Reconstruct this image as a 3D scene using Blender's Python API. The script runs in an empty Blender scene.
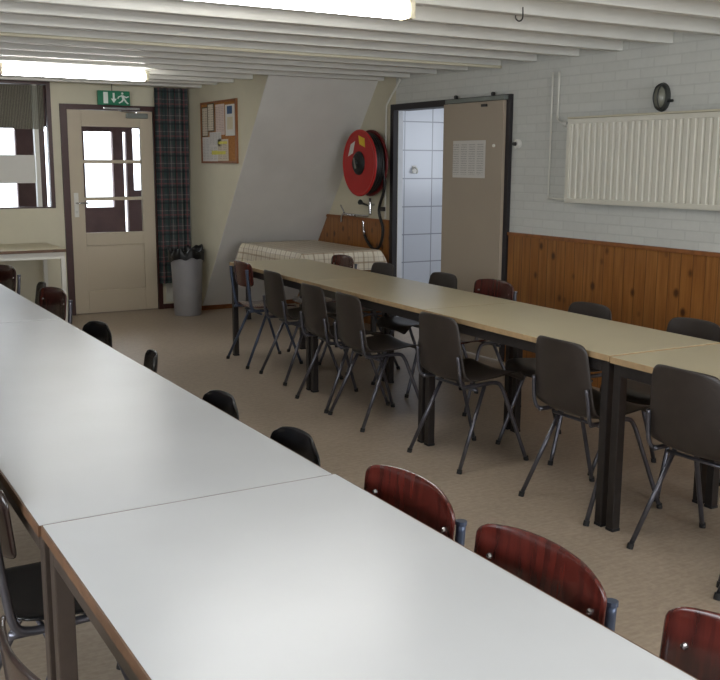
import bpy, bmesh, math, random
from mathutils import Vector, Matrix
random.seed(7)
C = bpy.context.scene.collection
PI = math.pi
def s2l(c): return c/12.92 if c <= .04045 else ((c+.055)/1.055)**2.4
def rgb(r, g, b): return (s2l(r/255), s2l(g/255), s2l(b/255), 1)

# ------------------------------------------------------------------ materials
class NT:
    def __init__(s, name):
        s.m = bpy.data.materials.new(name); s.m.use_nodes = True
        s.t = s.m.node_tree; s.n = s.t.nodes; s.l = s.t.links
        s.b = s.n['Principled BSDF']
    def node(s, typ, **kw):
        n = s.n.new(typ)
        for k, v in kw.items(): setattr(n, k, v)
        return n
    def link(s, a, b): s.l.new(a, b)
    def coords(s, scale=(1, 1, 1), rot=(0, 0, 0), kind='Object'):
        tc = s.node('ShaderNodeTexCoord'); mp = s.node('ShaderNodeMapping')
        mp.inputs['Scale'].default_value = scale; mp.inputs['Rotation'].default_value = rot
        s.link(tc.outputs[kind], mp.inputs['Vector']); return mp.outputs['Vector']
    def noise(s, vec, scale, detail=4, rough=.55):
        n = s.node('ShaderNodeTexNoise'); n.inputs['Scale'].default_value = scale
        n.inputs['Detail'].default_value = detail; n.inputs['Roughness'].default_value = rough
        s.link(vec, n.inputs['Vector']); return n.outputs['Fac']
    def ramp(s, fac, stops):
        r = s.node('ShaderNodeValToRGB'); e = r.color_ramp.elements
        while len(e) < len(stops): e.new(.5)
        for i, (p, c) in enumerate(stops): e[i].position = p; e[i].color = c
        s.link(fac, r.inputs['Fac']); return r.outputs['Color']
    def mix(s, fac, a, b, mode='MIX'):
        m = s.node('ShaderNodeMix', data_type='RGBA', blend_type=mode)
        if hasattr(fac, 'links'): s.link(fac, m.inputs[0])
        else: m.inputs[0].default_value = fac
        for v, k in ((a, 6), (b, 7)):
            if hasattr(v, 'links'): s.link(v, m.inputs[k])
            else: m.inputs[k].default_value = v
        return m.outputs[2]
    def math(s, op, a, b=0.0, c=None):
        m = s.node('ShaderNodeMath', operation=op)
        for i, v in enumerate((a, b, c)):
            if v is None: continue
            if hasattr(v, 'links'): s.link(v, m.inputs[i])
            else: m.inputs[i].default_value = v
        return m.outputs[0]
    def bump(s, h, strength=.2, dist=.01):
        b = s.node('ShaderNodeBump'); b.inputs['Strength'].default_value = strength
        b.inputs['Distance'].default_value = dist
        s.link(h, b.inputs['Height']); s.link(b.outputs['Normal'], s.b.inputs['Normal'])
    def set(s, col=None, rough=.5, metal=0, spec=.5, coat=0):
        if col is not None:
            if hasattr(col, 'links'): s.link(col, s.b.inputs['Base Color'])
            else: s.b.inputs['Base Color'].default_value = col
        if hasattr(rough, 'links'): s.link(rough, s.b.inputs['Roughness'])
        else: s.b.inputs['Roughness'].default_value = rough
        s.b.inputs['Metallic'].default_value = metal
        s.b.inputs['Specular IOR Level'].default_value = spec
        s.b.inputs['Coat Weight'].default_value = coat
        return s.m

def plain(name, col, rough=.5, metal=0, spec=.5, var=.08, scale=9, coat=0, bump=0):
    t = NT(name); v = t.coords()
    n = t.noise(v, scale)
    d = tuple(x*(1-var) for x in col[:3])+(1,); l = tuple(min(1, x*(1+var)) for x in col[:3])+(1,)
    c = t.ramp(n, [(.3, d), (.7, l)])
    if bump: t.bump(t.noise(v, scale*12), bump, .004)
    return t.set(c, rough, metal, spec, coat)

M = {}
M['cream'] = plain('cream_plaster', rgb(208, 202, 180), .75, var=.04, scale=3, bump=.1)
M['cream2'] = plain('pale_cream_plaster', rgb(206, 199, 176), .75, var=.04, scale=3, bump=.1)
M['plaster'] = plain('white_plaster', rgb(208, 205, 199), .8, var=.04, scale=3, bump=.15)
M['ceil'] = plain('ceiling_paint', rgb(205, 203, 194), .6, var=.04, scale=2)
M['beam'] = plain('beam_paint', rgb(214, 212, 205), .45, var=.05, scale=4)
M['white_paint'] = plain('white_gloss', rgb(214, 212, 202), .35, var=.03)
M['steel_dark'] = plain('dark_steel', rgb(46, 42, 41), .4, .3, var=.15, scale=20)
M['steel_brown'] = plain('brown_grey_steel', rgb(74, 64, 58), .38, .35, var=.1, scale=20)
M['leg_tube'] = plain('chair_tube', rgb(96, 96, 104), .3, .75, var=.12, scale=25)
M['leg_blue'] = plain('blue_grey_tube', rgb(70, 80, 100), .35, .5, var=.12, scale=30)
M['chrome'] = plain('chrome', rgb(200, 200, 205), .15, 1, var=.04)
M['rubber'] = plain('rubber', rgb(30, 30, 32), .7)
M['shell_brown'] = plain('brown_shell', rgb(45, 38, 34), .42, var=.15, scale=15, bump=.15)
M['shell_black'] = plain('black_shell', rgb(22, 22, 24), .22, var=.2, scale=15)
M['bin'] = plain('bin_grey', rgb(158, 158, 162), .33, .25, var=.05)
M['liner'] = plain('liner_black', rgb(18, 18, 20), .3, var=.3, scale=30)
M['red'] = plain('reel_red', rgb(176, 34, 32), .45, var=.06)
M['darkred'] = plain('reel_dark_red', rgb(96, 16, 18), .45, var=.08)
M['hose'] = plain('black_hose', rgb(22, 22, 22), .5)
M['black'] = plain('black_plastic', rgb(20, 24, 24), .5)
M['yellow'] = plain('yellow_sticker', rgb(224, 190, 50), .6)
M['paper'] = plain('paper', rgb(214, 212, 206), .8, var=.02)
M['leaf'] = plain('beige_door_paint', rgb(166, 152, 134), .5, var=.03, scale=2)
M['door'] = plain('cream_door_paint', rgb(190, 177, 155), .45, var=.03, scale=2)
M['grey_metal'] = plain('grey_rail', rgb(120, 125, 120), .4, .4)
M['brown_frame'] = plain('brown_frame_paint', rgb(62, 30, 26), .4, var=.12, scale=12)
M['dark_frame'] = plain('dark_frame_paint', rgb(34, 30, 34), .45, var=.1)
M['rad'] = plain('radiator_enamel', rgb(212, 208, 194), .35, var=.02)
M['porch'] = plain('porch_brown', rgb(112, 86, 84), .6, var=.2, scale=6)
M['porch_floor'] = plain('porch_floor_grey', rgb(90, 84, 84), .7)
M['green'] = plain('sign_green', rgb(10, 120, 84), .5, var=.02)
M['sign_white'] = plain('sign_white', rgb(226, 236, 230), .5, var=.02)
M['edge'] = plain('table_edge_wood', rgb(158, 132, 98), .5, var=.15, scale=25)
M['edge_dark'] = plain('table_edge_brown', rgb(98, 70, 50), .5, var=.25, scale=25)
M['lamp_grey'] = plain('lamp_housing', rgb(58, 60, 58), .45, .2)
M['knob_white'] = plain('white_plastic', rgb(222, 220, 212), .4, var=.02)
M['wood_frame'] = plain('board_frame_wood', rgb(136, 84, 44), .5, var=.2, scale=20)
M['cork'] = plain('cork', rgb(166, 112, 58), .9, var=.25, scale=60)
M['ink'] = plain('grey_print', rgb(150, 150, 150), .8)
M['blue_print'] = plain('blue_print', rgb(66, 92, 128), .8)
M['yellow_print'] = plain('yellow_highlight', rgb(214, 206, 96), .8)
M['dark_edge'] = plain('calendar_edge', rgb(84, 72, 50), .7)
M['cream_print'] = plain('cream_paper', rgb(206, 196, 166), .8, var=.04)
M['pink_print'] = plain('pinkish_paper', rgb(208, 190, 180), .8, var=.03)

def floor_mat():
    t = NT('floor_vinyl'); v = t.coords()
    a = t.noise(v, 1.3, 6, .65); b = t.noise(t.coords((5, 30, 5), (0, 0, .3)), 2.2, 5, .6); c = t.noise(v, 42, 3)
    k = t.ramp(a, [(.25, rgb(152, 138, 122)), (.75, rgb(176, 162, 146))])
    k = t.mix(.30, k, t.ramp(b, [(.35, rgb(136, 120, 103)), (.65, rgb(184, 170, 153))]))
    k = t.mix(.14, k, t.ramp(c, [(.4, rgb(105, 86, 66)), (.6, rgb(184, 166, 142))]))
    return t.set(k, t.math('MULTIPLY_ADD', a, .2, .3), 0, .45)
M['floor'] = floor_mat()

def brick_mat():
    t = NT('painted_brick')
    tc = t.node('ShaderNodeTexCoord'); sp = t.node('ShaderNodeSeparateXYZ'); cb = t.node('ShaderNodeCombineXYZ')
    t.link(tc.outputs['Object'], sp.inputs[0]); t.link(sp.outputs[1], cb.inputs[0]); t.link(sp.outputs[2], cb.inputs[1])
    br = t.node('ShaderNodeTexBrick'); t.link(cb.outputs[0], br.inputs['Vector'])
    br.inputs['Scale'].default_value = 1; br.inputs['Brick Width'].default_value = .22; br.inputs['Row Height'].default_value = .0625
    br.inputs['Mortar Size'].default_value = .006; br.inputs['Mortar Smooth'].default_value = .6
    br.inputs['Color1'].default_value = rgb(208, 208, 202); br.inputs['Color2'].default_value = rgb(202, 202, 196); br.inputs['Mortar'].default_value = rgb(197, 197, 191)
    n = t.noise(tc.outputs['Object'], 24)
    c = t.mix(.12, br.outputs['Color'], t.ramp(n, [(.3, rgb(168, 168, 160)), (.7, rgb(206, 207, 198))]))
    h = t.math('SUBTRACT', t.math('MULTIPLY', n, .4), br.outputs['Fac'])
    t.bump(h, .25, .005)
    return t.set(c, .55)
M['brick'] = brick_mat()

def tile_mat():
    t = NT('white_tiles')
    tc = t.node('ShaderNodeTexCoord'); sp = t.node('ShaderNodeSeparateXYZ'); cb = t.node('ShaderNodeCombineXYZ')
    t.link(tc.outputs['Object'], sp.inputs[0]); t.link(t.math('ADD', sp.outputs[0], sp.outputs[1]), cb.inputs[0]); t.link(sp.outputs[2], cb.inputs[1])
    mp = t.node('ShaderNodeMapping'); mp.inputs['Location'].default_value = (.004, .084, 0); t.link(cb.outputs[0], mp.inputs[0])
    br = t.node('ShaderNodeTexBrick'); br.offset = 0; t.link(mp.outputs[0], br.inputs['Vector'])
    br.inputs['Scale'].default_value = 1; br.inputs['Brick Width'].default_value = .345; br.inputs['Row Height'].default_value = .29
    br.inputs['Mortar Size'].default_value = .006; br.inputs['Mortar Smooth'].default_value = .2
    br.inputs['Color1'].default_value = rgb(214, 218, 228); br.inputs['Color2'].default_value = rgb(208, 213, 224); br.inputs['Mortar'].default_value = rgb(150, 154, 166)
    t.bump(t.math('MULTIPLY', br.outputs['Fac'], -1), .3, .003)
    return t.set(br.outputs['Color'], .25)
M['tile'] = tile_mat()

M['tile_side'] = plain('white_reveal', rgb(216, 220, 228), .4, var=.03)
def pine_mat():
    t = NT('pine_boards')
    tc = t.node('ShaderNodeTexCoord'); sp = t.node('ShaderNodeSeparateXYZ'); t.link(tc.outputs['Object'], sp.inputs[0])
    y = sp.outputs[1]; z = sp.outputs[2]
    pw = .095
    idx = t.math('FLOOR', t.math('DIVIDE', y, pw)); fr = t.math('FRACT', t.math('DIVIDE', y, pw))
    wn = t.node('ShaderNodeTexWhiteNoise', noise_dimensions='1D'); t.link(idx, wn.inputs['W'])
    cb = t.node('ShaderNodeCombineXYZ'); t.link(t.math('MULTIPLY', y, 26), cb.inputs[0]); t.link(t.math('ADD', t.math('MULTIPLY', z, 1.6), t.math('MULTIPLY', wn.outputs['Value'], 40)), cb.inputs[1])
    g = t.noise(cb.outputs[0], 1.3, 5, .6)
    base = t.ramp(g, [(.25, rgb(112, 66, 28)), (.5, rgb(142, 92, 44)), (.8, rgb(172, 118, 62))])
    base = t.mix(t.math('MULTIPLY', wn.outputs['Value'], .4), base, rgb(138, 82, 28))
    # knots: voronoi cells over the board surface
    cb2 = t.node('ShaderNodeCombineXYZ'); t.link(t.math('MULTIPLY', y, 1.0), cb2.inputs[0]); t.link(t.math('MULTIPLY', z, .72), cb2.inputs[1])
    vo = t.node('ShaderNodeTexVoronoi'); vo.inputs['Scale'].default_value = 8; t.link(cb2.outputs[0], vo.inputs['Vector'])
    kn = t.math('LESS_THAN', vo.outputs['Distance'], .095)
    kn2 = t.ramp(vo.outputs['Distance'], [(.09, (1, 1, 1, 1)), (.22, (0, 0, 0, 1))])
    base = t.mix(t.math('MULTIPLY', kn2, .92), base, rgb(58, 26, 8))
    groove = t.math('LESS_THAN', fr, .07)
    base = t.mix(t.math('MULTIPLY', groove, .6), base, rgb(66, 34, 10))
    t.bump(t.math('MULTIPLY', groove, -1), .4, .004)
    return t.set(base, .38, 0, .5, .15)
M['pine'] = pine_mat()

def laminate(name, a, b, rough=.3):
    t = NT(name); n = t.noise(t.coords((1, 1, 1), (0, 0, .4)), 4, 3, .5)
    return t.set(t.ramp(n, [(0, a), (1, b)]), rough, 0, .5)
M['lam_grey'] = laminate('grey_white_laminate', rgb(180, 182, 185), rgb(190, 192, 195), .3)
M['lam_beige'] = laminate('beige_laminate', rgb(186, 174, 142), rgb(196, 185, 154), .3)

def ply(name, a, b, rough=.25):
    t = NT(name); v = t.coords((14, 26, 2.5)); n = t.noise(v, 1.6, 6, .65)
    w = t.node('ShaderNodeTexWave', wave_type='BANDS', bands_direction='Y'); w.inputs['Scale'].default_value = 9
    w.inputs['Distortion'].default_value = 9; w.inputs['Detail'].default_value = 4; w.inputs['Detail Roughness'].default_value = .7; t.link(t.coords((1, 1, .3)), w.inputs['Vector'])
    c = t.mix(.3, t.ramp(n, [(.3, a), (.7, b)]), t.ramp(w.outputs['Fac'], [(.2, a), (.9, b)]))
    return t.set(c, rough, 0, .5, .25)
M['ply_red'] = ply('red_brown_plywood', rgb(48, 17, 14), rgb(88, 33, 26))
M['ply_black'] = ply('brown_black_plywood', rgb(24, 16, 15), rgb(44, 28, 24))
M['ply_dark'] = ply('dark_brown_plywood', rgb(46, 22, 20), rgb(82, 36, 30))

def tartan():
    t = NT('tartan_cloth'); tc = t.node('ShaderNodeTexCoord'); sp = t.node('ShaderNodeSeparateXYZ'); t.link(tc.outputs['UV'], sp.inputs[0])
    u, w = sp.outputs[0], sp.outputs[1]
    def stripe(co, per, off, width):
        return t.math('LESS_THAN', t.math('FRACT', t.math('ADD', t.math('DIVIDE', co, per), off)), width)
    base = rgb(76, 76, 78)
    c = t.mix(t.math('MULTIPLY', stripe(u, .16, 0, .42), .5), base, rgb(48, 70, 66))
    c = t.mix(t.math('MULTIPLY', stripe(w, .16, .1, .42), .5), c, rgb(48, 70, 66))
    for co, off, k, wd, a in ((u, .55, rgb(124, 80, 82), .09, .75), (w, .6, rgb(124, 80, 82), .09, .6), (u, .2, rgb(140, 134, 128), .05, .6), (w, .3, rgb(140, 134, 128), .05, .5), (u, .8, rgb(42, 44, 50), .12, .6), (w, .85, rgb(42, 44, 50), .12, .6)):
        c = t.mix(t.math('MULTIPLY', stripe(co, .16, off, wd), a), c, k)
    return t.set(c, .9, 0, .2)
M['tartan'] = tartan()

def check_cloth():
    t = NT('checked_oilcloth'); tc = t.node('ShaderNodeTexCoord'); sp = t.node('ShaderNodeSeparateXYZ'); t.link(tc.outputs['UV'], sp.inputs[0])
    u, w = sp.outputs[0], sp.outputs[1]
    def stripe(co, per, off, width): return t.math('LESS_THAN', t.math('FRACT', t.math('ADD', t.math('DIVIDE', co, per), off)), width)
    c = t.mix(t.math('MULTIPLY', stripe(u, .1, 0, .16), .75), rgb(206, 196, 176), rgb(150, 130, 106))
    c = t.mix(t.math('MULTIPLY', stripe(w, .1, 0, .16), .75), c, rgb(140, 118, 92))
    c = t.mix(t.math('MULTIPLY', stripe(u, .1, .5, .05), .5), c, rgb(120, 96, 72))
    c = t.mix(t.math('MULTIPLY', stripe(w, .1, .5, .05), .5), c, rgb(120, 96, 72))
    return t.set(c, .4)
M['check'] = check_cloth()

def glass_mat():
    t = NT('window_glass')
    t.b.inputs['Transmission Weight'].default_value = 1; t.b.inputs['IOR'].default_value = 1.02
    t.b.inputs['Roughness'].default_value = 0
    n = t.noise(t.coords(), 3); c = t.ramp(n, [(0, (.97, .98, 1, 1)), (1, (1, 1, 1, 1))])
    return t.set(c, 0.0, 0, .5)
M['glass'] = glass_mat()

def net_mat():
    t = NT('net_curtain'); w = t.node('ShaderNodeTexWave', wave_type='BANDS', bands_direction='X'); w.inputs['Scale'].default_value = 22
    w.inputs['Distortion'].default_value = 1.5; t.link(t.coords(), w.inputs['Vector'])
    c = t.ramp(w.outputs['Fac'], [(.2, rgb(92, 92, 80)), (.8, rgb(140, 138, 122))])
    tr = t.node('ShaderNodeBsdfTransparent'); mx = t.node('ShaderNodeMixShader'); mx.inputs[0].default_value = .62
    out = t.n['Material Output']
    t.set(c, .9); t.link(tr.outputs[0], mx.inputs[1]); t.link(t.b.outputs[0], mx.inputs[2]); t.link(mx.outputs[0], out.inputs['Surface'])
    return t.m
M['net'] = net_mat()

def emis(name, col, st):
    t = NT(name); n = t.noise(t.coords(), 2); c = t.ramp(n, [(0, col), (1, tuple(min(1, x*1.02) for x in col[:3])+(1,))])
    t.link(c, t.b.inputs['Emission Color']); t.b.inputs['Emission Strength'].default_value = st
    return t.set(col, .4)
M['tube_glow'] = emis('tube_glow', (1, .985, .95, 1), 24)
def printed(name, paper, ink, rows, cols):
    """paper with rows of small grey print"""
    t = NT(name); tc = t.node('ShaderNodeTexCoord'); sp = t.node('ShaderNodeSeparateXYZ'); t.link(tc.outputs['Generated'], sp.inputs[0])
    y, z = sp.outputs[1], sp.outputs[2]
    row = t.math('LESS_THAN', t.math('FRACT', t.math('MULTIPLY', z, rows)), .45)
    n = t.noise(t.coords((1, 60, 200)), 1.5, 2); ink_m = t.math('GREATER_THAN', n, .47)
    inm = t.math('MULTIPLY', t.math('GREATER_THAN', t.math('FRACT', t.math('MULTIPLY', y, cols)), .22), t.math('MULTIPLY', t.math('GREATER_THAN', z, .08), t.math('LESS_THAN', z, .93)))
    f = t.math('MULTIPLY', t.math('MULTIPLY', row, ink_m), t.math('MULTIPLY', inm, .55))
    return t.set(t.mix(f, paper, ink), .8)
M['print_a'] = printed('printed_sheet', rgb(206, 202, 196), rgb(110, 106, 104), 16, 4)
M['print_b'] = printed('printed_list', rgb(204, 192, 172), rgb(120, 104, 90), 12, 2)
M['print_c'] = printed('printed_pink_list', rgb(208, 188, 178), rgb(124, 104, 100), 18, 3)

# ------------------------------------------------------------------ mesh helpers
class MB:
    def __init__(s): s.bm = bmesh.new()
    def box(s, x0, x1, y0, y1, z0, z1, bev=0):
        r = bmesh.ops.create_cube(s.bm, size=1)
        vs = r['verts']
        for v in vs: v.co = Vector(((x0+x1)/2+v.co.x*(x1-x0), (y0+y1)/2+v.co.y*(y1-y0), (z0+z1)/2+v.co.z*(z1-z0)))
        if bev:
            es = list({e for v in vs for e in v.link_edges})
            bmesh.ops.bevel(s.bm, geom=es, offset=bev, segments=2, affect='EDGES', profile=.6)
        return s
    def poly(s, pts, off):
        """prism of a planar polygon pushed along off"""
        a = [s.bm.verts.new(Vector(p)) for p in pts]; b = [s.bm.verts.new(Vector(p)+Vector(off)) for p in pts]
        s.bm.faces.new(a); s.bm.faces.new(list(reversed(b)))
        n = len(pts)
        for i in range(n): s.bm.faces.new((a[i], b[i], b[(i+1) % n], a[(i+1) % n]))
        return s
    def tube(s, pts, r, seg=10, caps=True):
        pts = [Vector(p) for p in pts]; rs = r if isinstance(r, (list, tuple)) else [r]*len(pts)
        rings = []; t0 = (pts[1]-pts[0]).normalized()
        n = t0.orthogonal().normalized()
        for i, p in enumerate(pts):
            if i == 0: t = t0
            elif i == len(pts)-1: t = (pts[i]-pts[i-1]).normalized()
            else: t = ((pts[i]-pts[i-1]).normalized()+(pts[i+1]-pts[i]).normalized()).normalized()
            n = (n-t*n.dot(t)).normalized(); b = t.cross(n)
            rings.append([s.bm.verts.new(p+(n*math.cos(2*PI*k/seg)+b*math.sin(2*PI*k/seg))*rs[i]) for k in range(seg)])
        for a, b in zip(rings, rings[1:]):
            for k in range(seg): s.bm.faces.new((a[k], a[(k+1) % seg], b[(k+1) % seg], b[k]))
        if caps: s.bm.faces.new(list(reversed(rings[0]))); s.bm.faces.new(rings[-1])
        return s
    def lathe(s, prof, origin=(0, 0, 0), axis='Z', seg=32, squash=1):
        o = Vector(origin); rings = []
        def pt(r, h, a):
            c, q = r*math.cos(a), r*math.sin(a)
            return o+(Vector((c, q, h)) if axis == 'Z' else Vector((h, c*squash, q)) if axis == 'X' else Vector((c, h, q)))
        for r, h in prof:
            if r < 1e-6: rings.append([s.bm.verts.new(pt(0, h, 0))])
            else: rings.append([s.bm.verts.new(pt(r, h, 2*PI*k/seg)) for k in range(seg)])
        for a, b in zip(rings, rings[1:]):
            for k in range(seg):
                k2 = (k+1) % seg
                if len(a) == 1 and len(b) == 1: continue
                if len(a) == 1: s.bm.faces.new((a[0], b[k2], b[k]))
                elif len(b) == 1: s.bm.faces.new((a[k], a[k2], b[0]))
                else: s.bm.faces.new((a[k], a[k2], b[k2], b[k]))
        return s
    def grid(s, nu, nv, fn, uv=None):
        g = [[s.bm.verts.new(Vector(fn(i/(nu-1), j/(nv-1)))) for i in range(nu)] for j in range(nv)]
        lay = s.bm.loops.layers.uv.verify() if uv else None
        for j in range(nv-1):
            for i in range(nu-1):
                f = s.bm.faces.new((g[j][i], g[j][i+1], g[j+1][i+1], g[j+1][i]))
                if uv:
                    for lp, (a, b) in zip(f.loops, ((i, j), (i+1, j), (i+1, j+1), (i, j+1))): lp[lay].uv = uv(a/(nu-1), b/(nv-1))
        return s
    def build(s, name, mat, parent=None, smooth=False, mods=(), at=None):
        bmesh.ops.recalc_face_normals(s.bm, faces=s.bm.faces[:])
        me = bpy.data.meshes.new(name); s.bm.to_mesh(me); s.bm.free()
        o = bpy.data.objects.new(name, me); C.objects.link(o)
        if smooth:
            for p in me.polygons: p.use_smooth = True
        me.materials.append(M[mat] if isinstance(mat, str) else mat)
        if at is not None:      # origin moved to 'at'
            me.transform(Matrix.Translation(-Vector(at))); o.location = at
        if parent: o.parent = parent
        for md in mods:
            if md[0] == 'solid': k = o.modifiers.new('solid', 'SOLIDIFY'); k.thickness = md[1]; k.offset = md[2]
            if md[0] == 'sub': k = o.modifiers.new('sub', 'SUBSURF'); k.levels = k.render_levels = md[1]
            if md[0] == 'bevel': k = o.modifiers.new('bev', 'BEVEL'); k.width = md[1]; k.segments = 2; k.limit_method = 'ANGLE'
            if md[0] == 'auto':
                for e in me.edges: pass
        return o
def tag(o, label=None, cat=None, group=None, kind=None):
    if label: o['label'] = label
    if cat: o['category'] = cat
    if group: o['group'] = group
    if kind: o['kind'] = kind
    return o
def empty(name, loc, rz=0):
    o = bpy.data.objects.new(name, None); C.objects.link(o); o.location = loc; o.rotation_euler = (0, 0, rz)
    o.empty_display_size = .1
    return o
def struct(name, mb, mat, **k): return tag(mb.build(name, mat, **k), kind='structure')
def copy_tree(o, parent=None):
    c = o.copy(); C.objects.link(c)
    if parent: c.parent = parent
    for ch in list(o.children): copy_tree(ch, c)
    return c
def smooth_path(ctrl, n=6):
    """Catmull-Rom through control points"""
    P = [Vector(p) for p in ctrl]; P = [P[0]*2-P[1]]+P+[P[-1]*2-P[-2]]; out = []
    for i in range(1, len(P)-2):
        for k in range(n):
            t = k/n; a, b, c, d = P[i-1], P[i], P[i+1], P[i+2]
            out.append(.5*((2*b)+(c-a)*t+(2*a-5*b+4*c-d)*t*t+(3*b-a-3*c+d)*t**3))
    out.append(P[-2]); return out

# ------------------------------------------------------------------ room shell
XR, YF, XC = 4.75, 9.84, 3.65          # right wall, far wall, side wall of the door bay
ZC = 2.36
XL, YN = -1.7, -2.2
def slope_y(z): return 9.55-.76*z
struct('floor', MB().box(XL-.1, 7.2, YN-.1, YF+.12, -.1, 0), 'floor')
struct('ceiling', MB().box(XL-.1, 7.2, YN-.1, YF+.12, ZC, ZC+.1), 'ceil')
# right wall with the sliding-door opening
D0, D1, DZ = 5.93, 7.525, 2.01
wr = MB(); wr.box(XR, XR+.14, YN, D0, 0, ZC); wr.box(XR, XR+.14, D0, D1, DZ, ZC)
wr.build('wall_right', 'brick'); tag(bpy.data.objects['wall_right'], kind='structure')
wrf = MB().poly([(XR, D1, 0), (XR, slope_y(0)+.1, 0), (XR, slope_y(ZC)+.1, ZC), (XR, D1, ZC)], (.03, 0, 0))
struct('wall_hose', wrf, 'cream2')
# sloping roof wall
struct('wall_slope', MB().poly([(XC+.002, slope_y(0), 0), (XR+.02, slope_y(0), 0), (XR+.02, slope_y(ZC), ZC), (XC+.002, slope_y(ZC), ZC)], (0, .12, .09)), 'plaster')
struct('wall_bay', MB().poly([(XC, YF+.1, 0), (XC, slope_y(0)+.012, 0), (XC, slope_y(ZC)+.012, ZC), (XC, YF+.1, ZC)], (.08, 0, 0)), 'cream')
# far wall: window opening, door opening
wf = MB()
WX0, WX1, WZ0, WZ1 = .9, 2.27, 1.075, 2.28
FD0, FD1, FDZ = 2.35, 3.33, 2.08
wf.box(XL, WX0, YF, YF+.12, 0, ZC); wf.box(WX0, WX1, YF, YF+.12, 0, WZ0); wf.box(WX0, WX1, YF, YF+.12, WZ1, ZC)
wf.box(WX1, FD0, YF, YF+.12, 0, ZC); wf.box(FD0, FD1, YF, YF+.12, FDZ, ZC); wf.box(FD1, XC+.05, YF, YF+.12, 0, ZC)
struct('wall_far', wf, 'cream')
# left wall with a wide window opening (daylight side, behind the photographer's left)
wl = MB()
LW0, LW1 = -1.2, 2.6
wl.box(XL-.14, XL, YN, LW0, 0, ZC); wl.box(XL-.14, XL, LW1, YF, 0, ZC); wl.box(XL-.14, XL, LW0, LW1, 0, .95); wl.box(XL-.14, XL, LW0, LW1, 2.15, ZC)
struct('wall_left', wl, 'plaster')
wn = MB(); NX0, NX1 = 1.2, 4.3  # near wall, its opening added to let fill light in
wn.box(XL, NX0, YN-.14, YN, 0, ZC); wn.box(NX1, XR, YN-.14, YN, 0, ZC); wn.box(NX0, NX1, YN-.14, YN, 0, .95); wn.box(NX0, NX1, YN-.14, YN, 2.15, ZC)
struct('wall_near', wn, 'plaster')
w3 = empty('added_window', ((NX0+NX1)/2, YN-.07, .95)); tag(w3, kind='structure')  # unseen window, added to brighten the right side and slope
f = MB()
for x in (NX0+.03, NX0+1.03, NX0+2.06, NX1-.03): f.box(x-.03-(NX0+NX1)/2, x+.03-(NX0+NX1)/2, -.03, .03, 0, 1.2)
f.box(-(NX1-NX0)/2, (NX1-NX0)/2, -.03, .03, 0, .06); f.box(-(NX1-NX0)/2, (NX1-NX0)/2, -.03, .03, 1.14, 1.2)
f.build('window_frame', 'white_paint', w3)
# left window frame
w2 = empty('window_2', (XL-.07, (LW0+LW1)/2, .95)); tag(w2, kind='structure')
f = MB()
for y in (LW0+.03, LW0+.95, LW0+1.9, LW0+2.85, LW1-.03): f.box(-.03, .03, y-.03-(LW0+LW1)/2, y+.03-(LW0+LW1)/2, .0, 1.2)
f.box(-.03, .03, -(LW1-LW0)/2, (LW1-LW0)/2, 0, .06); f.box(-.03, .03, -(LW1-LW0)/2, (LW1-LW0)/2, 1.14, 1.2)
f.build('window_frame', 'white_paint', w2)
# baseboards
bb = MB(); bb.poly([(XC-.012, 9.84, 0), (XC, 9.84, 0), (XC, 9.55, 0), (XC-.012, 9.545, 0)], (0, 0, .05))
struct('baseboard_bay', bb, 'wood_frame')
struct('baseboard_slope', MB().poly([(XC-.012, 9.535, 0), (XR-.02, 9.535, 0), (XR-.02, 9.56, 0), (XC-.012, 9.56, 0)], (0, -.038, .05)), 'wood_frame')
struct('baseboard_far', MB().box(3.335, XC-.012, YF-.012, YF, 0, .05), 'brown_frame')
# ceiling beams
ti = 1
def trim(mb, mat, **k):
    global ti
    o = struct('trim_%d' % ti, mb, mat, **k); ti += 1; return o
bys = [4.81+.42*k for k in range(-16, 12)]
for k, y in enumerate(bys):
    jit = random.uniform(-.015, .015)
    y0, y1 = y+jit-.035, y+jit+.035
    if y0 < YN+.05: continue
    x1 = XR-.004 if y1+.03 < slope_y(2.25)-.02 else XC-.004
    if XC < x1 and y1 > slope_y(2.25)-.03: x1 = XC-.004
    trim(MB().box(XL+.004, x1, y0, y1, 2.252+random.uniform(-.006, .006), ZC-.002, .006), 'beam')
# pine wainscot on the right wall and its cap
trim(MB().box(XR-.016, XR-.001, YN+.02, D0-.06, 0.001, .985), 'pine')
trim(MB().box(XR-.03, XR-.001, YN+.02, D0-.06, .986, 1.012, .004), 'wood_frame')
trim(MB().poly([(XR-.016, D1+.06, .001), (XR-.016, slope_y(0)-.012, .001), (XR-.016, slope_y(.985)-.012, .985), (XR-.016, D1+.06, .985)], (.015, 0, 0)), 'pine')
trim(MB().poly([(XR-.03, D1+.06, .986), (XR-.03, slope_y(.986)-.012, .986), (XR-.03, slope_y(1.012)-.012, 1.012), (XR-.03, D1+.06, 1.012)], (.029, 0, 0)), 'wood_frame')
# white upright strip in the bay corner, left of the bay wall
trim(MB().box(3.615, 3.645, 9.78, 9.838, .052, 2.25, .004), 'white_paint')
# loose white panel low on the far wall behind the bin
trim(MB().box(3.37, 3.60, 9.832, 9.84, .07, .30), 'white_paint')

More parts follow.
